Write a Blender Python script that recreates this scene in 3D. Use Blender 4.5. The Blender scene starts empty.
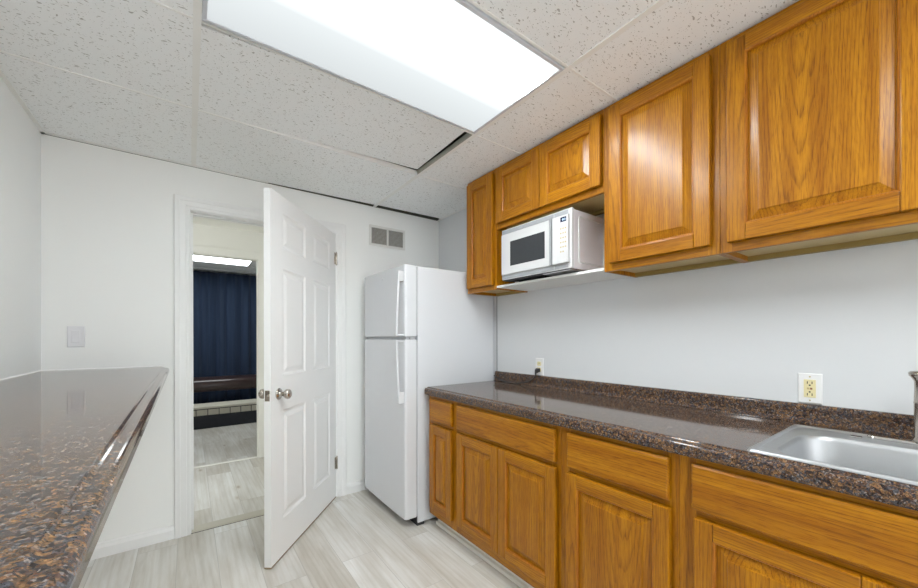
import bpy, bmesh, math, random
from mathutils import Vector, Matrix
random.seed(7)
S = bpy.context.scene
C = S.collection
PI = math.pi

# ------------------------------------------------------------------ camera, world, lights, exposure
H = 1.2367
ZC = 2.329          # underside of the ceiling grid
XL, XR, YB = -0.633, 1.882, 2.885
cd = bpy.data.cameras.new('camera')
cam = bpy.data.objects.new('camera', cd); C.objects.link(cam)
cd.sensor_width = 36.0
cd.lens = 368.3 / 918 * 36
cd.shift_y = (337.8 - 294) / 918
cd.clip_start = 0.02
a = math.radians(36.2156); r = math.radians(-0.128)
F = Vector((math.sin(a), math.cos(a), 0)); R = Vector((math.cos(a), -math.sin(a), 0)); U = Vector((0, 0, 1))
R2 = R * math.cos(r) + U * math.sin(r); U2 = -R * math.sin(r) + U * math.cos(r)
M = Matrix.Identity(4)
for i in range(3):
    M[i][0] = R2[i]; M[i][1] = U2[i]; M[i][2] = -F[i]
M[2][3] = H
cam.matrix_world = M
S.camera = cam

w = bpy.data.worlds.new('world'); S.world = w; w.use_nodes = True
w.node_tree.nodes['Background'].inputs[0].default_value = (0.96, 0.98, 1, 1)
w.node_tree.nodes['Background'].inputs[1].default_value = 2.6
S.view_settings.view_transform = 'Standard'
S.view_settings.look = 'None'
S.view_settings.exposure = 0.50
S.view_settings.gamma = 1
S.view_settings.use_curve_mapping = False
PANEL_MAIN = 34.0      # radiance of the fluorescent panels
PANEL_FILL_REAR = 10.0
PANEL_FILL_HALL = 5.5
PANEL_FAR = 7.5
try:
    S.cycles.use_denoising = True
    S.cycles.max_bounces = 12; S.cycles.diffuse_bounces = 8; S.cycles.glossy_bounces = 5
    S.cycles.sample_clamp_indirect = 6
except Exception:
    pass

# ------------------------------------------------------------------ materials
def newmat(name):
    m = bpy.data.materials.new(name); m.use_nodes = True
    nt = m.node_tree
    return m, nt, nt.nodes['Principled BSDF']
def setp(b, **k):
    for n, v in k.items():
        n = n.replace('_', ' ').title() if n not in ('IOR',) else n
        if n in b.inputs:
            b.inputs[n].default_value = v
def plain(name, col, rough=0.5, metal=0.0, noise=0.0, scale=20, bump=0.0, bscale=200, coat=0.0, spec=None):
    m, nt, b = newmat(name)
    c = (*col, 1)
    b.inputs['Base Color'].default_value = c
    b.inputs['Roughness'].default_value = rough
    b.inputs['Metallic'].default_value = metal
    if coat: b.inputs['Coat Weight'].default_value = coat; b.inputs['Coat Roughness'].default_value = 0.08
    if spec is not None: b.inputs['Specular IOR Level'].default_value = spec
    tc = nt.nodes.new('ShaderNodeTexCoord')
    nz = nt.nodes.new('ShaderNodeTexNoise'); nz.inputs['Scale'].default_value = scale; nz.inputs['Detail'].default_value = 4
    nt.links.new(tc.outputs['Object'], nz.inputs['Vector'])
    mx = nt.nodes.new('ShaderNodeMix'); mx.data_type = 'RGBA'
    mx.inputs[6].default_value = tuple(x * (1 - noise) for x in col) + (1,)
    mx.inputs[7].default_value = tuple(min(1, x * (1 + noise)) for x in col) + (1,)
    nt.links.new(nz.outputs[0], mx.inputs[0]); nt.links.new(mx.outputs[2], b.inputs['Base Color'])
    if bump:
        n2 = nt.nodes.new('ShaderNodeTexNoise'); n2.inputs['Scale'].default_value = bscale; n2.inputs['Detail'].default_value = 3
        nt.links.new(tc.outputs['Object'], n2.inputs['Vector'])
        bp = nt.nodes.new('ShaderNodeBump'); bp.inputs['Strength'].default_value = bump; bp.inputs['Distance'].default_value = 0.001
        nt.links.new(n2.outputs[0], bp.inputs['Height']); nt.links.new(bp.outputs[0], b.inputs['Normal'])
    return m
def ramp(nt, stops, interp='LINEAR'):
    n = nt.nodes.new('ShaderNodeValToRGB'); e = n.color_ramp.elements; n.color_ramp.interpolation = interp
    while len(e) < len(stops): e.new(0.5)
    for i, (p, c) in enumerate(stops):
        e[i].position = p; e[i].color = (*c, 1) if len(c) == 3 else c
    return n
def vmap(nt, src, scale=(1, 1, 1), loc=(0, 0, 0), rot=(0, 0, 0)):
    n = nt.nodes.new('ShaderNodeMapping'); n.inputs['Scale'].default_value = scale; n.inputs['Location'].default_value = loc
    n.inputs['Rotation'].default_value = rot
    nt.links.new(src, n.inputs['Vector']); return n.outputs[0]
def mix(nt, f, A, B, blend='MIX'):
    n = nt.nodes.new('ShaderNodeMix'); n.data_type = 'RGBA'; n.blend_type = blend
    for i, v in ((0, f), (6, A), (7, B)):
        if isinstance(v, (int, float)): n.inputs[i].default_value = v
        elif isinstance(v, tuple): n.inputs[i].default_value = (*v, 1)
        else: nt.links.new(v, n.inputs[i])
    return n.outputs[2]

def oak(name, axis, light=(0.455, 0.186, 0.004), mid=(0.31, 0.110, 0.002), dark=(0.135, 0.040, 0.002)):
    """honey oak; grain runs along the local axis"""
    m, nt, b = newmat(name)
    tc = nt.nodes.new('ShaderNodeTexCoord'); oi = nt.nodes.new('ShaderNodeObjectInfo')
    cx = nt.nodes.new('ShaderNodeCombineXYZ')
    for k, mul in enumerate((0.31, 0.05, 1.7)):
        mm = nt.nodes.new('ShaderNodeMath'); mm.operation = 'MULTIPLY'; mm.inputs[1].default_value = mul
        nt.links.new(oi.outputs['Random'], mm.inputs[0]); nt.links.new(mm.outputs[0], cx.inputs[k])
    src = tc.outputs['Object']
    if axis == 'X': src = vmap(nt, src, rot=(0, PI / 2, 0))
    if axis == 'Y': src = vmap(nt, src, rot=(PI / 2, 0, 0))
    ad = nt.nodes.new('ShaderNodeVectorMath'); ad.operation = 'ADD'
    nt.links.new(src, ad.inputs[0]); nt.links.new(cx.outputs[0], ad.inputs[1])
    p = ad.outputs[0]
    q = vmap(nt, p, scale=(1, 1, 0.075), loc=(-0.27, 0.045, -0.10))
    wv = nt.nodes.new('ShaderNodeTexWave'); wv.wave_type = 'RINGS'; wv.rings_direction = 'SPHERICAL'; wv.wave_profile = 'SAW'
    wv.inputs['Scale'].default_value = 38; wv.inputs['Distortion'].default_value = 11
    wv.inputs['Detail'].default_value = 3; wv.inputs['Detail Scale'].default_value = 0.42; wv.inputs['Detail Roughness'].default_value = 0.6
    nt.links.new(q, wv.inputs['Vector'])
    def nz(scale, detail=3, rough=.6):
        n = nt.nodes.new('ShaderNodeTexNoise'); n.inputs['Scale'].default_value = 1; n.inputs['Detail'].default_value = detail; n.inputs['Roughness'].default_value = rough
        nt.links.new(vmap(nt, p, scale=scale), n.inputs['Vector']); return n.outputs[0]
    pore = nz((650, 650, 22)); pore2 = nz((300, 300, 9)); low = nz((30, 30, 1.5), 3)
    r2 = ramp(nt, [(0.34, mid), (0.62, light)]); nt.links.new(low, r2.inputs[0])
    base = r2.outputs[0]
    # growth lines, broken up into pores
    rl = ramp(nt, [(0.0, (0.25, 0.25, 0.25)), (0.30, (0, 0, 0)), (0.62, (0.12, 0.12, 0.12)), (0.94, (1, 1, 1)), (1.0, (0.6, 0.6, 0.6))]); nt.links.new(wv.outputs['Fac'], rl.inputs[0])
    rp = ramp(nt, [(0.40, (1, 1, 1)), (0.66, (0.15, 0.15, 0.15))]); nt.links.new(pore2, rp.inputs[0])
    f = mix(nt, 1.0, rl.outputs[0], rp.outputs[0], 'MULTIPLY')
    f = mix(nt, 1.0, f, (0.74, 0.74, 0.74), 'MULTIPLY')
    c = mix(nt, f, base, dark)
    r1 = ramp(nt, [(0.36, (0.58, 0.48, 0.36)), (0.48, (1, 1, 1)), (0.7, (1.06, 1.08, 1.1))]); nt.links.new(pore, r1.inputs[0])
    c3 = mix(nt, 0.85, c, mix(nt, 1.0, c, r1.outputs[0], 'MULTIPLY'))
    nt.links.new(c3, b.inputs['Base Color'])
    b.inputs['Roughness'].default_value = 0.34
    b.inputs['Specular IOR Level'].default_value = 0.22
    b.inputs['Coat Weight'].default_value = 0.22; b.inputs['Coat Roughness'].default_value = 0.2
    bp = nt.nodes.new('ShaderNodeBump'); bp.inputs['Strength'].default_value = 0.25; bp.inputs['Distance'].default_value = 0.0004
    nt.links.new(pore2, bp.inputs['Height']); nt.links.new(bp.outputs[0], b.inputs['Normal'])
    return m
OAKV = oak('oak_vertical', 'Z'); OAKH = oak('oak_horizontal', 'X'); OAKD = oak('oak_depth', 'Y')

def granite():
    m, nt, b = newmat('granite_laminate')
    tc = nt.nodes.new('ShaderNodeTexCoord'); p = tc.outputs['Object']
    nd = nt.nodes.new('ShaderNodeTexNoise'); nd.inputs['Scale'].default_value = 70; nd.inputs['Detail'].default_value = 3
    nt.links.new(p, nd.inputs['Vector'])
    sc = nt.nodes.new('ShaderNodeVectorMath'); sc.operation = 'SCALE'; sc.inputs['Scale'].default_value = 0.004
    nt.links.new(nd.outputs[1], sc.inputs[0])
    ad = nt.nodes.new('ShaderNodeVectorMath'); nt.links.new(p, ad.inputs[0]); nt.links.new(sc.outputs[0], ad.inputs[1])
    q = ad.outputs[0]
    def vor(s):
        v = nt.nodes.new('ShaderNodeTexVoronoi'); v.inputs['Scale'].default_value = s; nt.links.new(q, v.inputs['Vector'])
        sp = nt.nodes.new('ShaderNodeSeparateColor'); nt.links.new(v.outputs['Color'], sp.inputs[0]); return sp.outputs[0], v
    c1, v1 = vor(135); c2, v2 = vor(300); c3, v3 = vor(520)
    big = ramp(nt, [(0, (0.014, 0.012, 0.013)), (0.16, (0.055, 0.033, 0.022)), (0.34, (0.038, 0.042, 0.054)), (0.48, (0.10, 0.062, 0.032)), (0.64, (0.024, 0.020, 0.020)), (0.74, (0.17, 0.100, 0.045)), (0.88, (0.075, 0.078, 0.088))], 'CONSTANT')
    nt.links.new(c1, big.inputs[0])
    sm = ramp(nt, [(0, (0.010, 0.009, 0.010)), (0.30, (0.06, 0.030, 0.018)), (0.50, (0.030, 0.031, 0.038)), (0.68, (0.14, 0.082, 0.038)), (0.82, (0.025, 0.020, 0.020)), (0.94, (0.17, 0.16, 0.16))], 'CONSTANT')
    nt.links.new(c2, sm.inputs[0])
    tn = ramp(nt, [(0, (0.7, 0.69, 0.68)), (1, (2.3, 2.1, 1.95))]); nt.links.new(c3, tn.inputs[0])
    col = mix(nt, 1.0, mix(nt, 0.55, big.outputs[0], sm.outputs[0]), tn.outputs[0], 'MULTIPLY')
    nt.links.new(col, b.inputs['Base Color'])
    b.inputs['Roughness'].default_value = 0.08
    b.inputs['IOR'].default_value = 1.37
    b.inputs['Coat Weight'].default_value = 0.0
    return m
GRANITE = granite()

def floor_mat():
    m, nt, b = newmat('vinyl_plank')
    tc = nt.nodes.new('ShaderNodeTexCoord'); p = tc.outputs['Object']
    br = nt.nodes.new('ShaderNodeTexBrick')
    nt.links.new(vmap(nt, p, rot=(0, 0, PI / 2), loc=(0.35, 0.058, 0)), br.inputs['Vector'])
    br.offset = 0.37; br.offset_frequency = 2
    br.inputs['Scale'].default_value = 1; br.inputs['Brick Width'].default_value = 1.22; br.inputs['Row Height'].default_value = 0.184
    br.inputs['Mortar Size'].default_value = 0.0012; br.inputs['Mortar Smooth'].default_value = 0.3
    br.inputs['Color1'].default_value = (0, 0, 0, 1); br.inputs['Color2'].default_value = (1, 1, 1, 1); br.inputs['Mortar'].default_value = (0.35, 0.35, 0.35, 1)
    br.inputs['Bias'].default_value = 0
    # random shift per plank for the grain
    sx = nt.nodes.new('ShaderNodeVectorMath'); sx.operation = 'SCALE'; sx.inputs['Scale'].default_value = 9
    nt.links.new(br.outputs['Color'], sx.inputs[0])
    ad = nt.nodes.new('ShaderNodeVectorMath'); nt.links.new(p, ad.inputs[0]); nt.links.new(sx.outputs[0], ad.inputs[1])
    g = nt.nodes.new('ShaderNodeTexNoise'); g.inputs['Scale'].default_value = 1; g.inputs['Detail'].default_value = 5; g.inputs['Roughness'].default_value = .65
    g.inputs['Distortion'].default_value = 0.6
    nt.links.new(vmap(nt, ad.outputs[0], scale=(26, 2.0, 1)), g.inputs['Vector'])
    g2 = nt.nodes.new('ShaderNodeTexNoise'); g2.inputs['Scale'].default_value = 1; g2.inputs['Detail'].default_value = 4
    nt.links.new(vmap(nt, ad.outputs[0], scale=(7, 1.6, 1)), g2.inputs['Vector'])
    wv = nt.nodes.new('ShaderNodeTexWave'); wv.wave_type = 'RINGS'; wv.rings_direction = 'SPHERICAL'
    wv.inputs['Scale'].default_value = 13; wv.inputs['Distortion'].default_value = 7; wv.inputs['Detail'].default_value = 3; wv.inputs['Detail Scale'].default_value = 0.5
    nt.links.new(vmap(nt, ad.outputs[0], scale=(1, 0.09, 1)), wv.inputs['Vector'])
    tone = ramp(nt, [(0, (0.62, 0.60, 0.56)), (0.5, (0.69, 0.68, 0.655)), (1, (0.76, 0.755, 0.74))])
    nt.links.new(br.outputs['Color'], tone.inputs[0])
    r1 = ramp(nt, [(0.32, (0.88, 0.865, 0.84)), (0.66, (1.05, 1.05, 1.055))]); nt.links.new(g.outputs[0], r1.inputs[0])
    r2 = ramp(nt, [(0.3, (0.80, 0.765, 0.71)), (0.66, (1.05, 1.06, 1.07))]); nt.links.new(g2.outputs[0], r2.inputs[0])
    r3 = ramp(nt, [(0.0, (0.95, 0.94, 0.92)), (0.5, (1.01, 1.01, 1.01))]); nt.links.new(wv.outputs['Fac'], r3.inputs[0])
    c = mix(nt, 1, mix(nt, 1, mix(nt, 1, tone.outputs[0], r1.outputs[0], 'MULTIPLY'), r2.outputs[0], 'MULTIPLY'), r3.outputs[0], 'MULTIPLY')
    vk = nt.nodes.new('ShaderNodeTexVoronoi'); vk.inputs['Scale'].default_value = 1
    nt.links.new(vmap(nt, ad.outputs[0], scale=(5.5, 2.2, 1)), vk.inputs['Vector'])
    rk = ramp(nt, [(0.03, (0.62, 0.56, 0.48)), (0.075, (0.90, 0.87, 0.83)), (0.14, (1, 1, 1))]); nt.links.new(vk.outputs['Distance'], rk.inputs[0])
    c = mix(nt, 1, c, rk.outputs[0], 'MULTIPLY')
    c = mix(nt, br.outputs['Fac'], c, (0.42, 0.40, 0.37))
    nt.links.new(c, b.inputs['Base Color'])
    b.inputs['Roughness'].default_value = 0.42
    bp = nt.nodes.new('ShaderNodeBump'); bp.inputs['Strength'].default_value = 0.15; bp.inputs['Distance'].default_value = 0.001
    nt.links.new(g.outputs[0], bp.inputs['Height']); nt.links.new(bp.outputs[0], b.inputs['Normal'])
    return m
FLOOR = floor_mat()

def tile_mat(name, base=(0.90, 0.915, 0.915), fleck=(0.22, 0.20, 0.17)):
    m, nt, b = newmat(name)
    tc = nt.nodes.new('ShaderNodeTexCoord'); p = tc.outputs['Object']
    nd = nt.nodes.new('ShaderNodeTexNoise'); nd.inputs['Scale'].default_value = 28; nd.inputs['Detail'].default_value = 2
    nt.links.new(p, nd.inputs['Vector'])
    sc = nt.nodes.new('ShaderNodeVectorMath'); sc.operation = 'SCALE'; sc.inputs['Scale'].default_value = 0.03
    nt.links.new(nd.outputs[1], sc.inputs[0])
    ad = nt.nodes.new('ShaderNodeVectorMath'); nt.links.new(p, ad.inputs[0]); nt.links.new(sc.outputs[0], ad.inputs[1])
    def flecks(scale, rot, th, seed):
        v = nt.nodes.new('ShaderNodeTexVoronoi'); v.inputs['Scale'].default_value = 1
        nt.links.new(vmap(nt, ad.outputs[0], scale=scale, rot=(0, 0, rot), loc=(seed, seed * 2, 0.5)), v.inputs['Vector'])
        s = nt.nodes.new('ShaderNodeSeparateColor'); nt.links.new(v.outputs['Color'], s.inputs[0])
        # size varies by cell
        mm = nt.nodes.new('ShaderNodeMath'); mm.operation = 'MULTIPLY'; mm.inputs[1].default_value = th; nt.links.new(s.outputs[1], mm.inputs[0])
        lt = nt.nodes.new('ShaderNodeMath'); lt.operation = 'LESS_THAN'; nt.links.new(v.outputs['Distance'], lt.inputs[0]); nt.links.new(mm.outputs[0], lt.inputs[1])
        return lt.outputs[0]
    f1 = flecks((38, 110, 1), 0.25, 0.28, 0.0); f2 = flecks((90, 190, 1), -0.3, 0.25, 3.3); f3 = flecks((60, 60, 1), 0.9, 0.16, 5.1)
    mx = nt.nodes.new('ShaderNodeMath'); mx.operation = 'MAXIMUM'; nt.links.new(f1, mx.inputs[0]); nt.links.new(f2, mx.inputs[1])
    mx2 = nt.nodes.new('ShaderNodeMath'); mx2.operation = 'MAXIMUM'; nt.links.new(mx.outputs[0], mx2.inputs[0]); nt.links.new(f3, mx2.inputs[1])
    sc2 = nt.nodes.new('ShaderNodeMath'); sc2.operation = 'MULTIPLY'; sc2.inputs[1].default_value = 0.62; nt.links.new(mx2.outputs[0], sc2.inputs[0])
    c = mix(nt, sc2.outputs[0], base, fleck)
    nt.links.new(c, b.inputs['Base Color']); b.inputs['Roughness'].default_value = 0.9
    bp = nt.nodes.new('ShaderNodeBump'); bp.invert = True; bp.inputs['Strength'].default_value = 0.5; bp.inputs['Distance'].default_value = 0.002
    nt.links.new(mx2.outputs[0], bp.inputs['Height']); nt.links.new(bp.outputs[0], b.inputs['Normal'])
    return m
TILE = tile_mat('ceiling_tile')

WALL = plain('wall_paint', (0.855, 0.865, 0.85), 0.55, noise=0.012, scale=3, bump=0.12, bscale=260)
WALLR = plain('wall_paint_gloss_dimmed', (0.67, 0.685, 0.70), 0.42, noise=0.012, scale=3, bump=0.15, bscale=160)  # colour darkened to offset the strong light on the right wall
CREAM = plain('hall_paint', (0.80, 0.795, 0.745), 0.6, noise=0.01, scale=4)
TRIM = plain('trim_paint', (0.82, 0.825, 0.82), 0.32, noise=0.01, scale=6)
DOORW = plain('door_paint', (0.80, 0.805, 0.80), 0.33, noise=0.01, scale=8, bump=0.06, bscale=300)
TEE = plain('grid_paint', (0.86, 0.86, 0.835), 0.6, noise=0.03, scale=12)
TEEM = plain('grid_metal', (0.42, 0.42, 0.36), 0.45, metal=0.5, noise=0.15, scale=25)
PLENUM = plain('plenum_dark', (0.07, 0.07, 0.055), 0.9, noise=0.4, scale=7)
FRIDGE = plain('fridge_white', (0.66, 0.675, 0.70), 0.25, noise=0.005, scale=8, bump=0.10, bscale=420, coat=0.3)
GASKET = plain('gasket_grey', (0.45, 0.46, 0.48), 0.6, noise=0.1)
BLACK = plain('black_plastic', (0.012, 0.012, 0.013), 0.35, noise=0.1)
DARK = plain('dull_black', (0.02, 0.02, 0.022), 0.7, noise=0.2)  # black colour of grille, feet, slots and threshold gap
PLASTIC = plain('white_plastic', (0.80, 0.80, 0.80), 0.35, noise=0.008, scale=10)
PLASTG = plain('switch_plastic', (0.76, 0.76, 0.78), 0.3, noise=0.008, scale=10)
MWHITE = plain('microwave_white', (0.58, 0.58, 0.58), 0.55, noise=0.008, scale=10, spec=.3)
MSIDE = plain('microwave_enamel', (0.68, 0.655, 0.68), 0.35, noise=0.01, scale=10)
MGREY = plain('microwave_grey', (0.30, 0.31, 0.32), 0.5, noise=0.03, scale=15)
SILVER = plain('silver_trim', (0.55, 0.56, 0.58), 0.28, metal=0.8, noise=0.03, scale=30)
GLASSB = plain('smoked_window', (0.035, 0.038, 0.042), 0.4, noise=0.1, scale=60, spec=.35)
KEYS = plain('keypad_beige', (0.50, 0.40, 0.20), 0.5, noise=0.05)
IVORY = plain('ivory_plastic', (0.74, 0.66, 0.38), 0.35, noise=0.02)
NICKEL = plain('satin_nickel', (0.50, 0.46, 0.41), 0.22, metal=1.0, noise=0.04, scale=30)
CHROME = plain('chrome', (0.72, 0.71, 0.69), 0.1, metal=1.0, noise=0.02, scale=30)
VENTM = plain('vent_paint', (0.72, 0.72, 0.69), 0.45, noise=0.02)
VENTD = plain('vent_back_dark', (0.22, 0.21, 0.19), 0.8, noise=0.3, scale=120)  # mottled dark grey backing behind the slats
TOE = plain('toe_board', (0.84, 0.83, 0.78), 0.5, noise=0.03)
INSIDE = plain('cabinet_liner', (0.52, 0.40, 0.19), 0.45, noise=0.08, scale=18)
INSIDED = plain('cabinet_rail', (0.30, 0.21, 0.06), 0.5, noise=0.08, scale=18)
SHELFW = plain('white_melamine', (0.80, 0.80, 0.78), 0.4, noise=0.01)
BROWN = plain('brown_vinyl', (0.036, 0.019, 0.018), 0.28, noise=0.15, scale=12, coat=0.2)
CREAMC = plain('cream_cloth', (0.62, 0.59, 0.50), 0.7, noise=0.06, scale=30)
SCUFF = plain('scuff_pale', (0.72, 0.55, 0.30), 0.6, noise=0.1)
DIGIT = None

def steel():
    m, nt, b = newmat('brushed_steel')
    tc = nt.nodes.new('ShaderNodeTexCoord')
    n = nt.nodes.new('ShaderNodeTexNoise'); n.inputs['Scale'].default_value = 1; n.inputs['Detail'].default_value = 3
    nt.links.new(vmap(nt, tc.outputs['Object'], scale=(500, 12, 60)), n.inputs['Vector'])
    r_ = ramp(nt, [(0.3, (0.34, 0.34, 0.34)), (0.7, (0.46, 0.46, 0.46))]); nt.links.new(n.outputs[0], r_.inputs[0])
    nt.links.new(r_.outputs[0], b.inputs['Roughness'])
    b.inputs['Base Color'].default_value = (0.46, 0.47, 0.48, 1); b.inputs['Metallic'].default_value = 1
    return m
STEEL = steel()
def cloth():
    m, nt, b = newmat('navy_cloth')
    tc = nt.nodes.new('ShaderNodeTexCoord')
    n = nt.nodes.new('ShaderNodeTexNoise'); n.inputs['Scale'].default_value = 1; n.inputs['Detail'].default_value = 3
    nt.links.new(vmap(nt, tc.outputs['Object'], scale=(12, 12, 0.8)), n.inputs['Vector'])
    r_ = ramp(nt, [(0.3, (0.006, 0.020, 0.053)), (0.7, (0.011, 0.031, 0.078))]); nt.links.new(n.outputs[0], r_.inputs[0])
    nt.links.new(r_.outputs[0], b.inputs['Base Color']); b.inputs['Roughness'].default_value = 0.75
    b.inputs['Sheen Weight'].default_value = 0.15
    return m
NAVY = cloth()
def panel_light(name, strength, tubes=False):
    """prismatic diffuser; the tube behind it runs along X and shows as a bright band"""
    m = bpy.data.materials.new(name); m.use_nodes = True; nt = m.node_tree
    nt.nodes.clear()
    out = nt.nodes.new('ShaderNodeOutputMaterial'); em = nt.nodes.new('ShaderNodeEmission')
    tc = nt.nodes.new('ShaderNodeTexCoord'); sp = nt.nodes.new('ShaderNodeSeparateXYZ'); nt.links.new(tc.outputs['Generated'], sp.inputs[0])
    if tubes:
        st = [(0, .025), (.07, .045), (.14, .95), (.33, .95), (.385, .22), (.44, .055), (.52, .030), (.64, .0195), (.80, .0180), (1.0, .0165)]
    else:
        st = [(0, .8), (.5, 1.0), (1, .8)]
    r_ = ramp(nt, [(p_, (v_, v_, v_)) for p_, v_ in st]); r_.color_ramp.interpolation = 'LINEAR' if tubes else 'EASE'
    nt.links.new(sp.outputs[1], r_.inputs[0])
    cc = mix(nt, 1.0, r_.outputs[0], (0.93, 0.985, 1.0), 'MULTIPLY')
    nt.links.new(cc, em.inputs[0]); em.inputs[1].default_value = strength
    nt.links.new(em.outputs[0], out.inputs[0])
    return m
LIT_MAIN = panel_light('lit_panel', PANEL_MAIN, True)
LIT_FILL_REAR = panel_light('lit_fill_rear', PANEL_FILL_REAR)
LIT_FILL_HALL = panel_light('lit_fill_hall', PANEL_FILL_HALL)
LIT_FAR = panel_light('lit_panel_far', PANEL_FAR)
def emis(name, col, s):
    m = bpy.data.materials.new(name); m.use_nodes = True; nt = m.node_tree; b = nt.nodes['Principled BSDF']
    b.inputs['Base Color'].default_value = (*col, 1); b.inputs['Emission Color'].default_value = (*col, 1); b.inputs['Emission Strength'].default_value = s
    return m
DIGIT = emis('display_digits', (0.55, 0.7, 0.85), 0.35)

# ------------------------------------------------------------------ mesh helpers
class MB:
    def __init__(self): self.bm = bmesh.new()
    def box(self, x0, x1, y0, y1, z0, z1, mi=0):
        v = [self.bm.verts.new(p) for p in ((x0,y0,z0),(x1,y0,z0),(x1,y1,z0),(x0,y1,z0),(x0,y0,z1),(x1,y0,z1),(x1,y1,z1),(x0,y1,z1))]
        for f in ((0,3,2,1),(4,5,6,7),(0,1,5,4),(1,2,6,5),(2,3,7,6),(3,0,4,7)):
            self.bm.faces.new([v[i] for i in f]).material_index = mi
        return self
    def prism(self, pts, axis, a0, a1, mi=0, smooth=False):
        """closed 2-D outline swept along an axis; pts are the two other coordinates in xyz order"""
        def P(p, t):
            return {'x': (t, p[0], p[1]), 'y': (p[0], t, p[1]), 'z': (p[0], p[1], t)}[axis]
        A = [self.bm.verts.new(P(p, a0)) for p in pts]; B = [self.bm.verts.new(P(p, a1)) for p in pts]
        n = len(pts); fs = [self.bm.faces.new(A), self.bm.faces.new(B[::-1])]
        for i in range(n):
            f = self.bm.faces.new([A[i], B[i], B[(i+1) % n], A[(i+1) % n]]); f.smooth = smooth; fs.append(f)
        for f in fs: f.material_index = mi
        return self
    def loops(self, L, mi=0, cap_end=True, cap_start=False, smooth=False):
        V = [[self.bm.verts.new(p) for p in l] for l in L]
        n = len(L[0])
        for a_, b_ in zip(V, V[1:]):
            for i in range(n):
                f = self.bm.faces.new([a_[i], a_[(i+1) % n], b_[(i+1) % n], b_[i]]); f.material_index = mi; f.smooth = smooth
        if cap_end: self.bm.faces.new(V[-1]).material_index = mi
        if cap_start: self.bm.faces.new(V[0][::-1]).material_index = mi
        return self
    def lathe(self, prof, origin, axis='z', n=24, mi=0, ang=None):
        """prof: (radius, distance along the axis)"""
        o = Vector(origin)
        ax = {'x': Vector((1,0,0)), 'y': Vector((0,1,0)), 'z': Vector((0,0,1))}[axis] if isinstance(axis, str) else Vector(axis).normalized()
        e1 = ax.cross(Vector((0,0,1)) if abs(ax.z) < .9 else Vector((1,0,0))).normalized(); e2 = ax.cross(e1)
        L = [[o + ax*h + (e1*math.cos(2*PI*k/n) + e2*math.sin(2*PI*k/n))*max(rr, 1e-5) for k in range(n)] for rr, h in prof]
        return self.loops(L, mi, True, True, True)
    def tube(self, pts, r, n=10, mi=0):
        pts = [Vector(p) for p in pts]; L = []
        up = Vector((0,0,1))
        for i, p in enumerate(pts):
            t = (pts[min(i+1, len(pts)-1)] - pts[max(i-1, 0)]).normalized()
            e1 = t.cross(up)
            if e1.length < 1e-3: e1 = t.cross(Vector((1,0,0)))
            e1.normalize(); e2 = t.cross(e1)
            L.append([p + (e1*math.cos(2*PI*k/n) + e2*math.sin(2*PI*k/n))*r for k in range(n)])
        return self.loops(L, mi, True, True, True)
    def build(self, name, mats, parent=None, bevel=0.0, seg=2, loc=(0,0,0), rot=(0,0,0), label=None, smooth=False):
        bmesh.ops.recalc_face_normals(self.bm, faces=self.bm.faces[:])
        me = bpy.data.meshes.new(name); self.bm.to_mesh(me); self.bm.free()
        if smooth:
            for p in me.polygons: p.use_smooth = True
        for m in (mats if isinstance(mats, (list, tuple)) else [mats]): me.materials.append(m)
        o = bpy.data.objects.new(name, me); C.objects.link(o)
        o.location = loc; o.rotation_euler = rot
        if parent: o.parent = parent
        if bevel:
            b = o.modifiers.new('bevel', 'BEVEL'); b.width = bevel; b.segments = seg; b.limit_method = 'ANGLE'; b.angle_limit = math.radians(40)
            b.use_clamp_overlap = True
        if label: o['label'] = label
        return o
def smooth_path(pts, n=6):
    P = [Vector(p) for p in pts]; P = [P[0]] + P + [P[-1]]; out = []
    for i in range(1, len(P)-2):
        for k in range(n):
            t = k/n; p0,p1,p2,p3 = P[i-1:i+3]
            out.append(0.5*((2*p1)+(-p0+p2)*t+(2*p0-5*p1+4*p2-p3)*t*t+(-p0+3*p1-3*p2+p3)*t**3))
    out.append(P[-2]); return out
def thing(name, label, cat, loc=(0,0,0), rz=0.0, group=None):
    o = bpy.data.objects.new(name, None); C.objects.link(o); o.location = loc; o.rotation_euler = (0,0,rz)
    o.empty_display_size = 0.1
    o['label'] = label; o['category'] = cat
    if group: o['group'] = group
    return o
def tag(o, label, cat, group=None):
    o['label'] = label; o['category'] = cat
    if group: o['group'] = group
    return o
def struct(o, label=None):
    o['kind'] = 'structure'
    if label: o['label'] = label
    return o
def rect(x0, x1, z0, z1, y): return [(x0,y,z0),(x1,y,z0),(x1,y,z1),(x0,y,z1)]

# ------------------------------------------------------------------ shell
OX0, OX1, OZ = 0.010, 0.912, 2.043      # door opening
ZT = 2.72                               # slab above the dropped ceiling
MB_ = MB()
FX0, FX1, FY1 = -1.7, 2.4, 7.3
struct(MB().box(FX0-.1, FX1+.1, -2.7, FY1+.1, -0.1, 0).build('floor', FLOOR), 'pale grey oak-look vinyl planks')
b = MB(); ZP = ZC-.004; b.box(XL-.1, OX0-.02, YB, YB+.1, 0, ZP); b.box(OX1+.02, XR+.1, YB, YB+.1, 0, ZP); b.box(OX0-.02, OX1+.02, YB, YB+.1, OZ+.02, ZP)
b.box(XL-.1, XR+.1, YB, YB+.1, ZP, ZT, 1)   # coloured dark so the gap above the tiles reads as shade
struct(b.build('wall_back', [WALL, PLENUM]))
struct(MB().box(XL-.1, XL, -2.7, YB, 0, ZT).build('wall_left', plain('wall_paint_left_lifted', (0.90, 0.92, 0.925), 0.5, noise=0.012, scale=3, bump=0.12, bscale=260)))  # colour lightened to make up for weak light on this wall
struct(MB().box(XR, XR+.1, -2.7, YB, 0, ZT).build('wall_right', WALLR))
b = MB(); WX0, WX1, WZ0, WZ1 = -.45, 1.70, .35, 2.15  # opening for an unseen window, added to let in fill light
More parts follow.
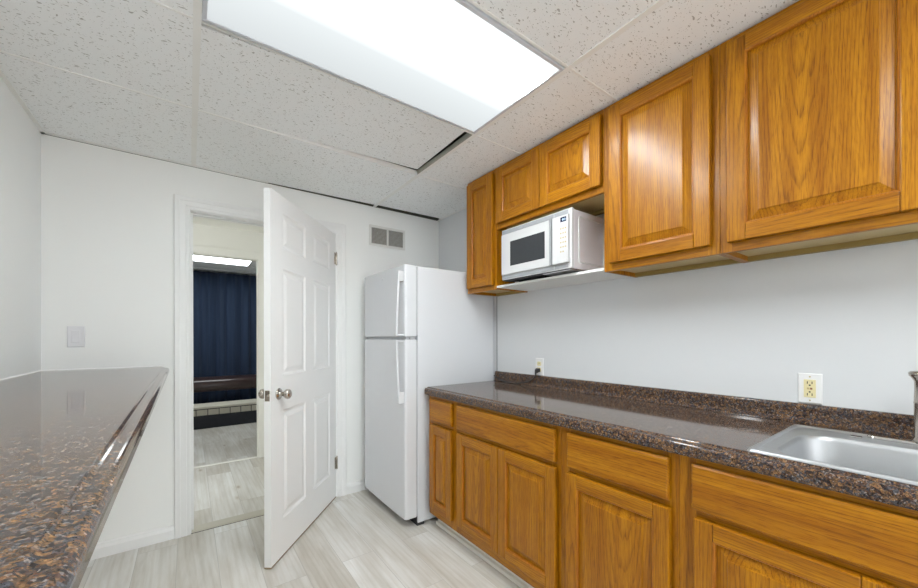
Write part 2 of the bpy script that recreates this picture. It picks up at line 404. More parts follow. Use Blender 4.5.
b.box(XL, WX0, -2.7, -2.6, 0, ZT); b.box(WX1, XR, -2.7, -2.6, 0, ZT); b.box(WX0, WX1, -2.7, -2.6, 0, WZ0); b.box(WX0, WX1, -2.7, -2.6, WZ1, ZT)
struct(b.build('wall_front', WALL))
b = MB()
for x in (WX0, (WX0+WX1)/2-.02, WX1-.04): b.box(x, x+.04, -2.68, -2.63, WZ0, WZ1)
b.box(WX0, WX1, -2.68, -2.63, WZ0, WZ0+.04); b.box(WX0, WX1, -2.68, -2.63, WZ1-.04, WZ1)
struct(b.build('window_fill_1', TRIM, label='white frame of a window added behind the viewer for fill light'))
struct(MB().box(XL-.1, XR+.1, -2.7, YB+.1, ZT, ZT+.1).build('ceiling', PLENUM, label='dark slab above the dropped tiles'))
# dropped ceiling tiles
TX0, TX1 = 0.024, 1.244
TY = [YB, 2.160, 1.550, 0.940, 0.330, -0.280, -0.890, -1.500, -2.110, -2.600]
XS = [XL, TX0, TX1, XR]
b = MB(); z0, z1 = ZC+.003, ZC+.018
for j in range(len(TY)-1):
    for i in range(3):
        x0, x1, y1, y0 = XS[i], XS[i+1], TY[j], TY[j+1]
        if i == 1 and j in (2, 5): continue       # light fittings
        if i == 1 and j == 1: continue            # the tile that sits ajar
        if j == 0:
            if i == 0: b.box(x0, x1, y0, y1, z0, z1)
            elif i == 1: b.prism([(x0,y0),(x1,y0),(x1,YB-.034),(0.45,YB),(x0,YB)], 'z', z0, z1)
            else: b.prism([(x0,y0),(x1,y0),(x1,YB-.058),(x0,YB-.040)], 'z', z0, z1)
        else: b.box(x0, x1, y0, y1, z0, z1)
struct(b.build('ceiling', TILE, label='white fissured acoustic tiles'))
# grid of tee bars
b = MB(); tw = .012
for x in (TX0, TX1):
    b.box(x-tw, x+tw, -2.6, YB, ZC-.001, ZC+.0028); b.box(x-.001, x+.001, -2.6, YB, ZC+.0028, ZC+.038)
for y in TY[1:-1]:
    t2 = .004
    segs = ((XL, TX0-tw), (TX0+tw, TX1-tw), (TX1+tw, XR))
    for s0, s1 in segs:
        if y > 1.5 and s0 > 1: t2 = .003
        b.box(s0, s1, y-t2, y+t2, ZC-.0006, ZC+.0028); b.box(s0, s1, y-.001, y+.001, ZC+.0028, ZC+.03)
struct(b.build('trim_1', TEE, label='cream painted ceiling grid bars'))
b = MB()
b.box(XL, XL+.018, -2.6, YB, ZC-.0015, ZC+.002); b.box(XL, .45, YB-.022, YB, ZC-.0015, ZC+.002)
b.box(XR-.015, XR, -2.6, YB, ZC-.0015, ZC+.002); b.box(.45, XR, YB-.002, YB, ZC-.010, ZC-.004)
struct(b.build('trim_2', TEE, label='wall angle around the ceiling edge'))

# baseboards
def base_prof(d=1): return [(0,0),(.013*d,0),(.013*d,.055),(.009*d,.066),(.006*d,.078),(0,.084)]
b = MB()
b.prism([(YB-p[0], p[1]) for p in base_prof()], 'x', XL, -.068)
b.prism([(YB-p[0], p[1]) for p in base_prof()], 'x', .999, XR)
struct(b.build('baseboard_back', TRIM))
struct(MB().prism([(XL+p[0], p[1]) for p in base_prof()], 'y', -2.6, YB-.014).build('baseboard_left', TRIM))

# door casing with its steps, jambs, stop
def casing(side):
    """outline: distance from the opening, height off the wall"""
    return [(0,0),(0,.010),(.006,.013),(.020,.013),(.024,.016),(.050,.017),(.056,.020),(.078,.020),(.082,.016),(.082,0)]
b = MB()
pr_ = casing(0); L = []
g = .004
for d_, t_ in pr_:
    L.append([(OX0-g-d_, YB-t_, 0), (OX0-g-d_, YB-t_, OZ+g+d_), (OX1+g+d_, YB-t_, OZ+g+d_), (OX1+g+d_, YB-t_, 0)])
vs = [[b.bm.verts.new(p) for p in l] for l in L]
for i in range(len(vs)):
    A, B = vs[i], vs[(i+1) % len(vs)]
    for k in range(3): b.bm.faces.new([A[k], A[k+1], B[k+1], B[k]])
b.bm.faces.new([l[0] for l in vs]); b.bm.faces.new([l[3] for l in vs][::-1])
struct(b.build('trim_3', TRIM, label='white door casing on the kitchen side'))
b = MB()
b.box(OX0-.019, OX0, YB+.0, YB+.1, 0, OZ); b.box(OX1, OX1+.019, YB, YB+.1, 0, OZ); b.box(OX0-.019, OX1+.019, YB, YB+.1, OZ, OZ+.019)
b.box(OX0, OX0+.011, YB+.04, YB+.075, 0, OZ-.011); b.box(OX1-.011, OX1, YB+.04, YB+.075, 0, OZ-.011); b.box(OX0, OX1, YB+.04, YB+.075, OZ-.011, OZ)
j_ = struct(b.build('trim_4', TRIM, bevel=.001, label='white door jamb and stop'))
MB().box(OX0-.0005, OX0+.0012, YB+.006, YB+.03, .90, .965).build('strike_plate', NICKEL, j_)
struct(MB().prism([(YB+.000,0),(YB+.1,0),(YB+.092,.006),(YB+.012,.006)], 'x', OX0, OX1).build('trim_5', plain('threshold_strip', (.55,.52,.44), .5, noise=.05), label='flat beige threshold strip'))
struct(MB().box(OX0-.005, OX1, YB-.0035, YB+.0, 0, .0015).build('trim_6', DARK, label='dark gap along the threshold'))

# hall behind the door and the far room
Y2, Y3 = 4.30, 4.40
b = MB()
struct(MB().box(FX0, FX0+.1, YB+.1, Y2, 0, ZT).build('wall_hall_left', CREAM))
struct(MB().box(FX1-.1, FX1, YB+.1, Y2, 0, ZT).build('wall_hall_right', CREAM))
b = MB(); b.box(FX0, -.36, Y2, Y3, 0, ZT); b.box(.58, FX1, Y2, Y3, 0, ZT); b.box(-.36, .58, Y2, Y3, 2.06, ZT)
struct(b.build('wall_hall_back', CREAM))
b = MB(); b.box(-.36, -.345, Y2-.0, Y3, 0, 2.06); b.box(.572, .58, Y2, Y3, 0, 2.06); b.box(-.36, .58, Y2, Y3, 2.043, 2.06)
b.box(-.42, -.352, Y2-.014, Y2, 0, 2.12); b.box(.576, .635, Y2-.014, Y2, 0, 2.12); b.box(-.352, .576, Y2-.014, Y2, 2.048, 2.12)
struct(b.build('trim_7', CREAM, bevel=.002, label='cream casing of the second doorway'))
struct(MB().box(-.36, .58, Y2+.02, Y2+.06, 0, .004).build('trim_8', TOE, label='pale floor strip in the second doorway'))
struct(MB().box(FX0, FX0+.1, Y3, FY1, 0, ZT).build('wall_far_left', WALL))
struct(MB().box(FX1-.1, FX1, Y3, FY1, 0, ZT).build('wall_far_right', WALL))
struct(MB().box(FX0, FX1, FY1, FY1+.1, 0, ZT).build('wall_far_back', WALL))
b = MB(); b.box(FX0, FX1, YB+.1, Y2, ZC, ZC+.05)
struct(b.build('ceiling', CREAM, label='cream hall ceiling'))
b = MB(); b.box(FX0, FX1, Y3, FY1, ZC+.004, ZC+.05)
struct(b.build('ceiling', TILE, label='tiled ceiling of the far room'))
b = MB()
for y in (5.78, 6.405, 7.0): b.box(FX0, FX1, y-.012, y+.012, ZC, ZC+.004)
for x in (-.5, .735, 1.955): b.box(x-.012, x+.012, Y3, FY1, ZC, ZC+.004)
struct(b.build('trim_9', TEE, label='ceiling grid bars of the far room'))

# ------------------------------------------------------------------ ceiling lights
def ceiling_light(x0, x1, y0, y1, lit, label, zc=ZC, fw=.010):
    cx, cy = (x0+x1)/2, (y0+y1)/2
    t = thing('ceiling_light', label, 'ceiling light', (cx, cy, zc), group='fluorescent ceiling panels')
    hx, hy = (x1-x0)/2-.0125, (y1-y0)/2-.0125
    b = MB()
    for (a0,a1,b0,b1) in ((-hx,hx,-hy,-hy+fw),(-hx,hx,hy-fw,hy),(-hx,-hx+fw,-hy+fw,hy-fw),(hx-fw,hx,-hy+fw,hy-fw)):
        b.box(a0,a1,b0,b1,-.004,.008)
    b.build('frame', plain('fixture_frame', (.62,.64,.68), .4, noise=.02), t, bevel=.0015)
    MB().box(-hx+fw, hx-fw, -hy+fw, hy-fw, .0, .006).build('diffuser', lit, t)
    MB().box(-hx+.002, hx-.002, -hy+.002, hy-.002, .012, .09).build('housing', TEE, t)
    return t
ceiling_light(TX0, TX1, .940, 1.550, LIT_MAIN, 'bright fluorescent ceiling panel over the kitchen floor, beside the tile sitting ajar', fw=.014)
ceiling_light(TX0, TX1, -.890, -.280, LIT_FILL_REAR, 'fluorescent ceiling panel added unseen behind the viewer as fill light')  # unseen panel, added to light the room from behind
ceiling_light(-.5, .735, 5.78, 6.405, LIT_FAR, 'small glowing ceiling panel of the far room, seen through the doorway', zc=ZC+.001)
ceiling_light(1.0, 1.6, 3.35, 3.95, LIT_FILL_HALL, 'ceiling panel added to brighten the hall, unseen behind the open door')  # unseen panel, added to brighten the hall

# loose tile: lifted and turned a little in its cell
b = MB(); hx, hy = .600, .298
b.box(-hx, hx, -hy, hy, 0, .015)
o = b.build('ceiling_tile', TILE, loc=((TX0+TX1)/2-.010, (2.160+1.550)/2+.000, ZC+.004))
o.rotation_euler = (math.radians(0.0), math.radians(-1.2), math.radians(-1.7))
o.location.z = ZC+.013; o.location.x -= .010; o.location.y -= .002
tag(o, 'white fissured ceiling tile sitting ajar with a dark gap beside the bright light panel', 'ceiling tile')
# exposed metal flange of the tee at the open gap
struct(MB().box(TX1-.013, TX1-.0115, 1.56, 2.15, ZC-.0012, ZC+.03).build('trim_10', TEEM, label='bare metal bar edge beside the ajar tile'))

# ------------------------------------------------------------------ kitchen door
HG = Vector((.916, 2.868)); KD = Vector((-.6345, -.773)).normalized()
DW, DT = .892, .037
ang = math.atan2(KD.y, KD.x)   # local +X runs from hinge to free edge
b = MB()
zb, zt = .012, 2.040
cols = [(.112, .388), (.494, .772)]; rows = [(.215, .832), (1.022, 1.632), (1.745, 1.950)]
# local: x along leaf, y: kitchen face.  rotate(ang): local +Y -> (-sin,cos)
# kitchen-side normal (0.778,-0.628) = local +Y
yf, yb = 0.0, -DT
xs = [0, cols[0][0], cols[0][1], cols[1][0], cols[1][1], DW]; zs = [zb, rows[0][0], rows[0][1], rows[1][0], rows[1][1], rows[2][0], rows[2][1], zt]
for side, y, s in (('k', yf, -1), ('h', yb, 1)):
    G = [[b.bm.verts.new((x, y, z)) for z in zs] for x in xs]
    for i in range(5):
        for k in range(7):
            if i in (1, 3) and k in (1, 3, 5):
                x0, x1, z0_, z1_ = xs[i], xs[i+1], zs[k], zs[k+1]
                prof = [(0,0),(.004,.001),(.012,.0065),(.020,.0075),(.026,.0070),(.046,.0015),(.050,.001)]
                b.loops([rect(x0+d, x1-d, z0_+d, z1_-d, y+s*t) for d, t in prof])
            else:
                b.bm.faces.new([G[i][k], G[i+1][k], G[i+1][k+1], G[i][k+1]])
for (p, q, r_, t_) in (((0,zb),(DW,zb),0,0),((0,zt),(DW,zt),0,0),((0,zb),(0,zt),0,0),((DW,zb),(DW,zt),0,0)):
    b.bm.faces.new([b.bm.verts.new((p[0],yf,p[1])), b.bm.verts.new((q[0],yf,q[1])), b.bm.verts.new((q[0],yb,q[1])), b.bm.verts.new((p[0],yb,p[1]))])
bmesh.ops.remove_doubles(b.bm, verts=b.bm.verts[:], dist=1e-5)
door = struct(b.build('door_1', DOORW, loc=(HG.x, HG.y, 0), rot=(0,0,ang), label='white six-panel door standing open into the kitchen'))
def knob(side):
    s = 1 if side > 0 else -1; y = yf if s > 0 else yb
    b = MB()
    b.lathe([(0,0),(.031,0),(.033,.003),(.030,.007),(.016,.010),(.0125,.014),(.0125,.030),(.019,.036),(.0255,.044),(.0275,.053),(.0255,.062),(.018,.068),(.006,.070),(0,.070)], (.816, y, .928), Vector((0,s,0)), 28)
    b.build('door_knob', NICKEL, door, label='satin nickel door knob')
knob(1); knob(-1)
MB().box(DW-.001, DW+.0015, -DT/2-.0125, -DT/2+.0125, .90, .957).build('latch_plate', NICKEL, door, label='nickel latch plate')
MB().box(DW+.0015, DW+.010, -DT/2-.006, -DT/2+.006, .918, .938).build('latch_bolt', NICKEL, door)
MB().box(.002, DW+.0004, yb-.0004, yf+.0004, .006, .012).build('bottom_gap_shade', plain('edge_gap_shade', (.30,.22,.12), .8, noise=.2), door)  # brown strip standing in for the shadow gap under the door
for z in (1.852, .272):
    b = MB(); b.lathe([(0,-.052),(.003,-.052),(.0065,-.045),(.0065,.045),(.003,.052),(0,.052)], (-.003, .006, z), 'z', 14)
    b.box(0, .028, .0001, .0022, z-.045, z+.045)
    b.build('hinge', NICKEL, door, label='nickel hinge')

# ------------------------------------------------------------------ oak cabinets (local: x left to right, y -depth..0 wall, z up)
def raised_door(parent, x0, x1, z0, z1, yface, sw=.056, name='door'):
    w_, h_ = x1-x0, z1-z0; t = .021
    b = MB()
    y0 = -t
    b.box(0, sw, y0, 0, 0, h_, 0); b.box(w_-sw, w_, y0, 0, 0, h_, 0)
    b.box(sw, w_-sw, y0, 0, 0, sw, 1); b.box(sw, w_-sw, y0, 0, h_-sw, h_, 1)
    d = b.build(name, [OAKV, OAKH], parent, bevel=.0035, seg=2, loc=(x0, yface, z0))
    # sticking (moulded inner edge) belongs to the frame
    b = MB()
    L = [rect(sw-.001+e, w_-sw+.001-e, sw-.001+e, h_-sw+.001-e, y) for e, y in ((0,y0+.0015),(.003,y0+.0015),(.0060,y0+.005),(.0075,y0+.012))]
    b.loops(L, 0, cap_end=False, smooth=False)
    b.build('moulding', plain_oak_dark, d)
    b = MB()
    e0 = sw+.006
    k = .030 if w_ > .3 else .022
    L = [rect(e0+e, w_-e0-e, e0+e, h_-e0-e, y) for e, y in ((0,y0+.0125),(.004,y0+.0125),(k,y0+.0035),(k+.001,y0+.0010),(k+.004,y0+.0005))]
    b.loops(L, 0)
    b.build('raised_panel', OAKV, d)
    return d
plain_oak_dark = oak('oak_groove', 'Z', light=(0.44,0.16,0.010), mid=(0.34,0.115,0.007), dark=(0.18,0.05,0.004))
def drawer_front(parent, x0, x1, z0, z1, yface):
    w_, h_ = x1-x0, z1-z0; t = .019
    b = MB()
    L = [rect(e, w_-e, e, h_-e, y) for e, y in ((0,0),(0,-t+.005),(.002,-t+.004),(.003,-t+.002),(.006,-t))]
    b.loops(L, 0, True, True)
    return b.build('drawer_front', OAKH, parent, bevel=.001, loc=(x0, yface, z0))
def face_frame(parent, W, z0, z1, depth, xs, rails, sw=.034, botrail=.036):
    """xs: stile centres beside the outer two; rails: (z0,z1)"""
    b = MB(); t = .019
    st = [(0, sw), (W-sw, W)] + [(c-.016, c+.016) for c in xs]
    st.sort()
    for s0, s1 in st: b.box(s0, s1, -depth, -depth+t, z0, z1, 0)
    for (a0, a1), (c0, c1) in zip(st, st[1:]):
        for r0, r1 in rails: b.box(a1, c0, -depth, -depth+t, r0, r1, 1)
    return b.build('face_frame', [OAKV, OAKH], parent, bevel=.0008, seg=1)
def wall_cabinet(yl, W, z0, z1, doors, label, group):
    D = XR-1.596; t = thing('wall_cabinet', label, 'cabinet', (XR, yl, z0), -PI/2, group)
    h = z1-z0
    b = MB(); p = .012; d = -D+.019
    b.box(.0005, p, d, -.001, 0, h, 0); b.box(W-p, W-.0005, d, -.001, 0, h, 0)
    b.box(p, W-p, d, -.001, .020, .030, 1); b.box(p, W-p, d, -.001, h-.012, h, 1); b.box(p, W-p, -.007, -.001, .030, h-.012, 1)
    b.build('body', [OAKV, INSIDE], t)
    b = MB(); b.box(p, W-p, -.030, -.008, 0, .0195)
    b.build('hanging_rail', INSIDED, t)
    xs = []
    face_frame(t, W, 0, h, D, xs, [(0, .042), (h-.036, h)], sw=.040)
    for (x0, x1, za, zb_) in doors: raised_door(t, x0, x1, za-z0, zb_-z0, -D-.0030)
    return t
ZU = ZC-.002
GW = 'oak cabinets hung under the ceiling'
wall_cabinet(2.071, .304, 1.548, ZU, [(.016, .282, 1.578, 2.302)], 'narrow tall oak wall cabinet above the refrigerator end of the counter, left of the microwave', GW)
wall_cabinet(1.766, .759, 1.930, ZU, [(.020, .3725, 1.963, 2.300), (.3775, .752, 1.963, 2.300)], 'short two-door oak wall cabinet directly above the microwave', GW)
wall_cabinet(1.006, .474, 1.548, ZU, [(.036, .449, 1.582, 2.300)], 'single-door oak wall cabinet to the right of the microwave', GW)
wall_cabinet(.531, .990, 1.548, ZU, [(.026, .487, 1.581, 2.300), (.503, .964, 1.581, 2.300)], 'largest oak wall cabinet, at the top right above the sink', GW)

def base_cabinet(yl, W, drawers, doors, label, group, falsefront=False):
    xf = 1.270; D = XR-xf; t = thing('base_cabinet', label, 'cabinet', (XR, yl, 0), -PI/2, group)
    h = .876; b = MB(); p = .012; d = -D+.019
    for x0, x1 in ((.0005, p), (W-p, W-.0005)):
        b.box(x0, x1, d, -.001, .095, h, 0); b.box(x0, x1, -D+.075, -.001, 0, .095, 0)
    b.box(p, W-p, d, -.001, .105, .117, 1); b.box(p, W-p, -.007, -.001, .117, h-.1, 1)
    b.build('body', [OAKV, INSIDE], t)
    face_frame(t, W, .092, h, D, [], [(.092, .155), (.675, .720), (h-.042, h)], sw=.048)
    for (x0, x1) in drawers: drawer_front(t, x0, x1, .706, .845, -D-.0030)
    ds = [raised_door(t, x0, x1, .148, .683, -D-.0030, sw=.052) for (x0, x1) in doors]
    return t, ds
GB = 'oak cabinets under the dark counter'
base_cabinet(2.066, .300, [(.034, .276)], [(.034, .276)], 'narrow oak base cabinet with one small drawer, beside the white refrigerator', GB)
_, ds = base_cabinet(1.765, .761, [(.034, .742)], [(.034, .385), (.389, .746)], 'oak base cabinet with one wide drawer above two doors', GB)
b = MB()
for (x0, z0_, x1, z1_, w_) in ((.148,.115,.162,.165,.0016),(.160,.118,.170,.142,.0022),(.140,.128,.150,.160,.001)):
    b.prism([(x0,z0_),(x0+w_,z0_),(x1+w_*.4,z1_),(x1,z1_)], 'y', -.0184, -.0181)
b.build('scuff_mark', SCUFF, ds[1], label='pale scratch in the varnish')
base_cabinet(1.003, .466, [(.042, .440)], [(.038, .444)], 'single-door oak base cabinet with one drawer, left of the sink cabinet', GB)
base_cabinet(.536, .914, [(.040, .874)], [(.048, .450), (.462, .866)], 'wide oak base cabinet under the stainless sink, at the lower right', GB)
b = MB(); b.box(1.338, 1.3448, -.378, 2.066, 0, .090); b.box(1.318, 1.338, -.378, 2.064, 0, .020)
struct(b.build('toe_kick_right', TOE, bevel=.002), 'long pale toe board under the oak base cabinets')  # toe-kick board of the cabinets, not a wall baseboard

# ------------------------------------------------------------------ worktop with rolled front edge and backsplash
def nose_profile(xn, xback, z, th, lip=.003, sgn=1):
    """front edge at xn (pointing -sgn X), top z; returns outline in (x,z)"""
    P = []
    R_ = .014
    P.append((xback, z))
    # ogee: a small step down, a narrow ledge, then the round nose
    for d_, h_ in ((.034, 0), (.031, .0006), (.0285, .0022), (.0265, .0042), (.0235, .0056), (.0195, .0062), (.0150, .0064)): P.append((xn+sgn*d_, z-h_))
    for k in range(1, 8):
        a_ = PI/2 + k*(PI/2)/7
        P.append((xn+sgn*(R_+R_*math.cos(a_)), z-.0064-R_+R_*math.sin(a_)))
    P.append((xn, z-th+.008)); P.append((xn+sgn*.003, z-th+.002)); P.append((xn+sgn*.008, z-th)); P.append((xn+sgn*.019, z-th)); P.append((xn+sgn*.019, z-.022)); P.append((xback, z-.022))
    return P
wt = thing('countertop', 'dark brown granite-pattern countertop with backsplash on the oak base cabinets', 'countertop', (1.6, .85, .876))
def W(px): return [(x-1.6, z-.876) for x, z in px]
yL, yR = 2.086, -.378; oy = .85
b = MB()
SX0, SX1, SY0, SY1 = 1.300, 1.700, -.262, .335      # cut-out for the bowl
full = nose_profile(1.240, XR-.001, .914, .048)
b.prism(W(full), 'y', SY1-oy, yL-.010-oy, smooth=False)
# clipped outer corner
n = len(full)
A = [b.bm.verts.new((x-1.6, yL-.010-oy, z-.876)) for x, z in full]
B = [b.bm.verts.new((max(x, 1.240+.010)-1.6, yL-oy, z-.876)) for x, z in full]
for i in range(n):
    b.bm.faces.new([A[i], B[i], B[(i+1)%n], A[(i+1)%n]])
b.bm.faces.new(B[::-1])
fr = nose_profile(1.240, SX0+.004, .914, .048)
fr = [(min(x, SX0), z) for x, z in fr]
b.prism(W(fr), 'y', yR-oy, SY1-oy)
b.prism(W([(SX1,.914),(SX1,.892),(XR-.001,.892),(XR-.001,.914)]), 'y', yR-oy, SY1-oy)
b.box(SX0-1.6, SX1-1.6, yR-oy, SY0-oy, .016, .038)
top = b.build('top', GRANITE, wt)
b = MB()
bs = [(XR-.001,.9145),(XR-.030,.9145),(XR-.024,.920),(XR-.0205,.932),(XR-.020,.972),(XR-.018,.981),(XR-.012,.985),(XR-.001,.985)]
b.prism(W(bs), 'y', yR-oy, yL-oy)
b.build('backsplash', GRANITE, wt, bevel=.0015)

# ------------------------------------------------------------------ sink
def rrect(x0, x1, y0, y1, r_, z, n=8):
    P = []
    for (cx, cy, a0) in ((x1-r_, y1-r_, 0), (x0+r_, y1-r_, PI/2), (x0+r_, y0+r_, PI), (x1-r_, y0+r_, 1.5*PI)):
        for k in range(n+1):
            a_ = a0 + k*(PI/2)/n; P.append((cx+r_*math.cos(a_), cy+r_*math.sin(a_), z))
    return P
ox_, oy_ = 1.52, .04
sk = thing('sink', 'stainless steel drop-in sink set in the dark countertop', 'sink', (ox_, oy_, .914))
def rr(x0, x1, y0, y1, r_, z): return rrect(x0-ox_, x1-ox_, y0-oy_, y1-oy_, r_, z)
b = MB()
X0, X1, Y0, Y1 = 1.270, 1.772, -.285, .362
bx0, bx1, by0, by1 = 1.302, 1.660, -.235, .312
L = [rr(X0, X1, Y0, Y1, .012, .0005), rr(X0+.001, X1-.001, Y0+.001, Y1-.001, .012, .004), rr(X0+.004, X1-.004, Y0+.004, Y1-.004, .012, .0078), rr(X0+.010, X1-.010, Y0+.010, Y1-.010, .014, .0080), rr(X0+.015, X1-.015, Y0+.015, Y1-.015, .014, .0030),
     rr(bx0-.010, bx1+.010, by0-.010, by1+.010, .085, .0030), rr(bx0-.004, bx1+.004, by0-.004, by1+.004, .085, .0022), rr(bx0, bx1, by0, by1, .085, -.002), rr(bx0+.004, bx1-.004, by0+.004, by1-.004, .083, -.012),
     rr(bx0+.014, bx1-.014, by0+.014, by1-.014, .078, -.110), rr(bx0+.022, bx1-.022, by0+.022, by1-.022, .072, -.140), rr(bx0+.045, bx1-.045, by0+.045, by1-.045, .055, -.158), rr(bx0+.09, bx1-.09, by0+.09, by1-.09, .03, -.162)]
b.loops(L, 0, True, False, True)
o_ = b.build('basin', STEEL, sk, smooth=True); o_.data.set_sharp_from_angle(angle=math.radians(28))
b = MB(); b.lathe([(0,-.1618),(.030,-.1618),(.044,-.158),(.046,-.1565),(.044,-.155),(.030,-.158),(0,-.158)], (1.48-ox_, .04-oy_, 0), 'z', 24); b.build('drain', CHROME, sk)
b = MB(); b.box(1.700-ox_, 1.722-ox_, .186-oy_, .212-oy_, .003, .0075); b.build('rim_clip', CHROME, sk, bevel=.002)
fc = thing('faucet', 'chrome faucet standing on the back rim of the sink, at the right edge', 'faucet', (1.742, .064, .9172))
b = MB(); b.loops([rrect(-.020,.020,-.115,.115,.019,z) for z in (.0003,.006)] + [rrect(-.017,.017,-.112,.112,.016,.010)], 0, True, True); b.build('deck_plate', CHROME, fc, smooth=False, bevel=.001)
b = MB(); b.lathe([(0,.008),(.026,.008),(.026,.016),(.0215,.022),(.0215,.120),(.0225,.124),(.0215,.128),(.0205,.165),(.021,.188),(.026,.198),(.031,.204),(.032,.212),(.028,.217),(0,.219)], (0,0,0), 'z', 28); b.build('body', NICKEL, fc)
b = MB(); b.tube(smooth_path([(0,-.015,.150),(-.01,-.05,.185),(-.03,-.11,.205),(-.06,-.165,.19),(-.075,-.19,.15)]), .012, 14); b.build('spout', CHROME, fc)
b = MB(); b.tube([(.0,.0,.215),(.006,-.02,.226),(.012,-.07,.238)], .006, 10); b.build('handle', CHROME, fc)

# ------------------------------------------------------------------ refrigerator
fy0, fy1 = 2.108, 2.790
fr = thing('refrigerator', 'tall white top-freezer refrigerator between the open door and the counter', 'refrigerator', (1.5, 2.45, 0))
def FB(b, x0, x1, y0, y1, z0, z1, mi=0): return b.box(x0-1.5, x1-1.5, y0-2.45, y1-2.45, z0, z1, mi)
b = MB(); FB(b, 1.208, 1.872, fy0, fy1, .022, 1.708); b.build('cabinet', FRIDGE, fr, bevel=.004, seg=3)
b = MB(); FB(b, 1.199, 1.2078, fy0+.008, fy1-.008, .07, 1.223, 0); FB(b, 1.199, 1.2078, fy0+.008, fy1-.008, 1.248, 1.700, 0); b.build('gasket', GASKET, fr)
b = MB(); FB(b, 1.200, 1.2079, fy0+.01, fy1-.01, .022, .064); FB(b, 1.2075, 1.26, fy0+.01, fy1-.01, .0, .0215); b.build('base_grille', DARK, fr)
for y_ in (fy0+.02, fy1-.08): b = MB(); FB(b, 1.70, 1.76, y_, y_+.06, 0, .0215); b.build('foot', DARK, fr)
def fdoor(z0, z1, nm, lb):
    b = MB()
    # outline seen from above with a softly crowned front
    P = []
    for k in range(9):
        t_ = k/8; y = fy0+.018 + (fy1-fy0-.036)*t_
        P.append((1.1145 - .004*math.sin(PI*t_)-1.5, y-2.45))
    P = [(1.198-1.5, fy0-2.45), (1.132-1.5, fy0-2.45), (1.122-1.5, fy0+.0025-2.45), (1.1165-1.5, fy0+.008-2.45)] + P + [(1.1165-1.5, fy1-.008-2.45), (1.122-1.5, fy1-.0025-2.45), (1.132-1.5, fy1-2.45), (1.198-1.5, fy1-2.45)]
    b.prism(P, 'z', z0, z1)
    return b.build(nm, FRIDGE, fr, bevel=.004, seg=3, label=lb)
fd = fdoor(1.246, 1.712, 'door', 'freezer door at the top'); rd = fdoor(.064, 1.226, 'door', 'tall lower door')
b = MB(); FB(b, 1.130, 1.198, fy0+.012, fy1-.012, 1.2262, 1.2458); b.build('door_gap', GASKET, fr)
b = MB(); FB(b, 1.150, 1.190, fy0+.0, fy0+.03, 1.2262, 1.2400); b.build('hinge', SILVER, fr)
def handle(par, pts, w0, w1, blk):
    """pts: (x,z) of the outer face"""
    th = .013; b = MB()
    outer = [(x-1.5, z) for x, z in pts]; inner = [(x-1.5+th, z) for x, z in pts][::-1]
    b.prism([(p[0], p[1]) for p in outer+inner], 'y', w0-2.45, w1-2.45)
    (bz0, bz1, bxo) = blk
    b.box(bxo-1.5, 1.1165-1.5, w0-2.45-.001, w1-2.45+.001, bz0, bz1)
    b.build('handle', FRIDGE, par, bevel=.003, seg=2)
hy0, hy1 = 2.122, 2.150
def arc(z0, z1, x0, x1, n=10):
    return [(x0+(x1-x0)*math.sin(PI/2*k/n), z0+(z1-z0)*k/n) for k in range(n+1)]
handle(fd, arc(1.668, 1.250, 1.078, 1.060), hy0, hy1, (1.600, 1.668, 1.076))
handle(rd, arc(.815, 1.222, 1.078, 1.060), hy0, hy1, (.815, .890, 1.076))
b = MB(); b.box(1.060-1.5, 1.1165-1.5, hy0-2.45, hy1-2.45, 1.252, 1.262); b.build('handle_foot', FRIDGE, fd, bevel=.002)
b = MB(); b.box(1.060-1.5, 1.1165-1.5, hy0-2.45, hy1-2.45, 1.210, 1.220); b.build('handle_foot', FRIDGE, rd, bevel=.002)
b = MB(); b.lathe([(0,0),(.010,0),(.0095,.002),(0,.0025)], (1.1112-1.5, 2.435-2.45, 1.655), Vector((-1,0,0)), 20); b.build('emblem', SILVER, fd, label='small round silver emblem')

# ------------------------------------------------------------------ shelf and microwave
b = MB(); b.box(1.594, XR-.001, 1.0075, 1.7655, 1.556, 1.570)
tag(b.build('shelf', SHELFW, bevel=.001), 'thin white shelf that carries the microwave between two oak cabinets', 'shelf')
mx0, my0, my1, mz0, mz1 = 1.548, 1.157, 1.668, 1.588, 1.892
mw = thing('microwave', 'white countertop microwave with a dark window on the white shelf', 'microwave', (1.7, 1.41, 1.5705))
def MBx(b, x0, x1, y0, y1, z0, z1, mi=0): return b.box(x0-1.7, x1-1.7, y0-1.41, y1-1.41, z0-1.5705, z1-1.5705, mi)
b = MB()
MBx(b, mx0+.022, 1.862, my0+.002, my1-.002, mz0, mz1-.003)
b.build('casing', MSIDE, mw, bevel=.005, seg=3)
b = MB()    # embossed rounded frame on the side
def side_rr(x0, x1, z0, z1, r_, y):
    return [(x-1.7, y-1.41, z-1.5705) for x, z, _ in rrect(x0, x1, z0, z1, r_, 0)]
b.loops([side_rr(1.606,1.835,mz0+.030,mz1-.030,.018,my0+.002), side_rr(1.608,1.833,mz0+.032,mz1-.032,.016,my0-.0015), side_rr(1.613,1.828,mz0+.037,mz1-.037,.013,my0-.0015), side_rr(1.616,1.825,mz0+.040,mz1-.040,.012,my0+.002)], 0, False, False)
b.build('side_rib', MWHITE, mw)
b = MB(); MBx(b, mx0+.002, mx0+.022, my0, my1, mz0, mz1); b.build('front_frame', MWHITE, mw, bevel=.003)
for za, zb_ in ((mz1-.028, mz1-.006), (mz0+.005, mz0+.025)):
    for ya, yb_ in ((my0+.020, my0+.108), (my0+.112, my1-.004)):
        b = MB(); MBx(b, mx0+.0005, mx0+.003, ya, yb_, za, zb_); b.build('vent_strip', MGREY, mw)
b = MB()
MBx(b, mx0-.006, mx0+.0015, 1.285, my1-.003, mz0+.029, mz1-.032)
mwd = b.build('door', MWHITE, mw, bevel=.003)
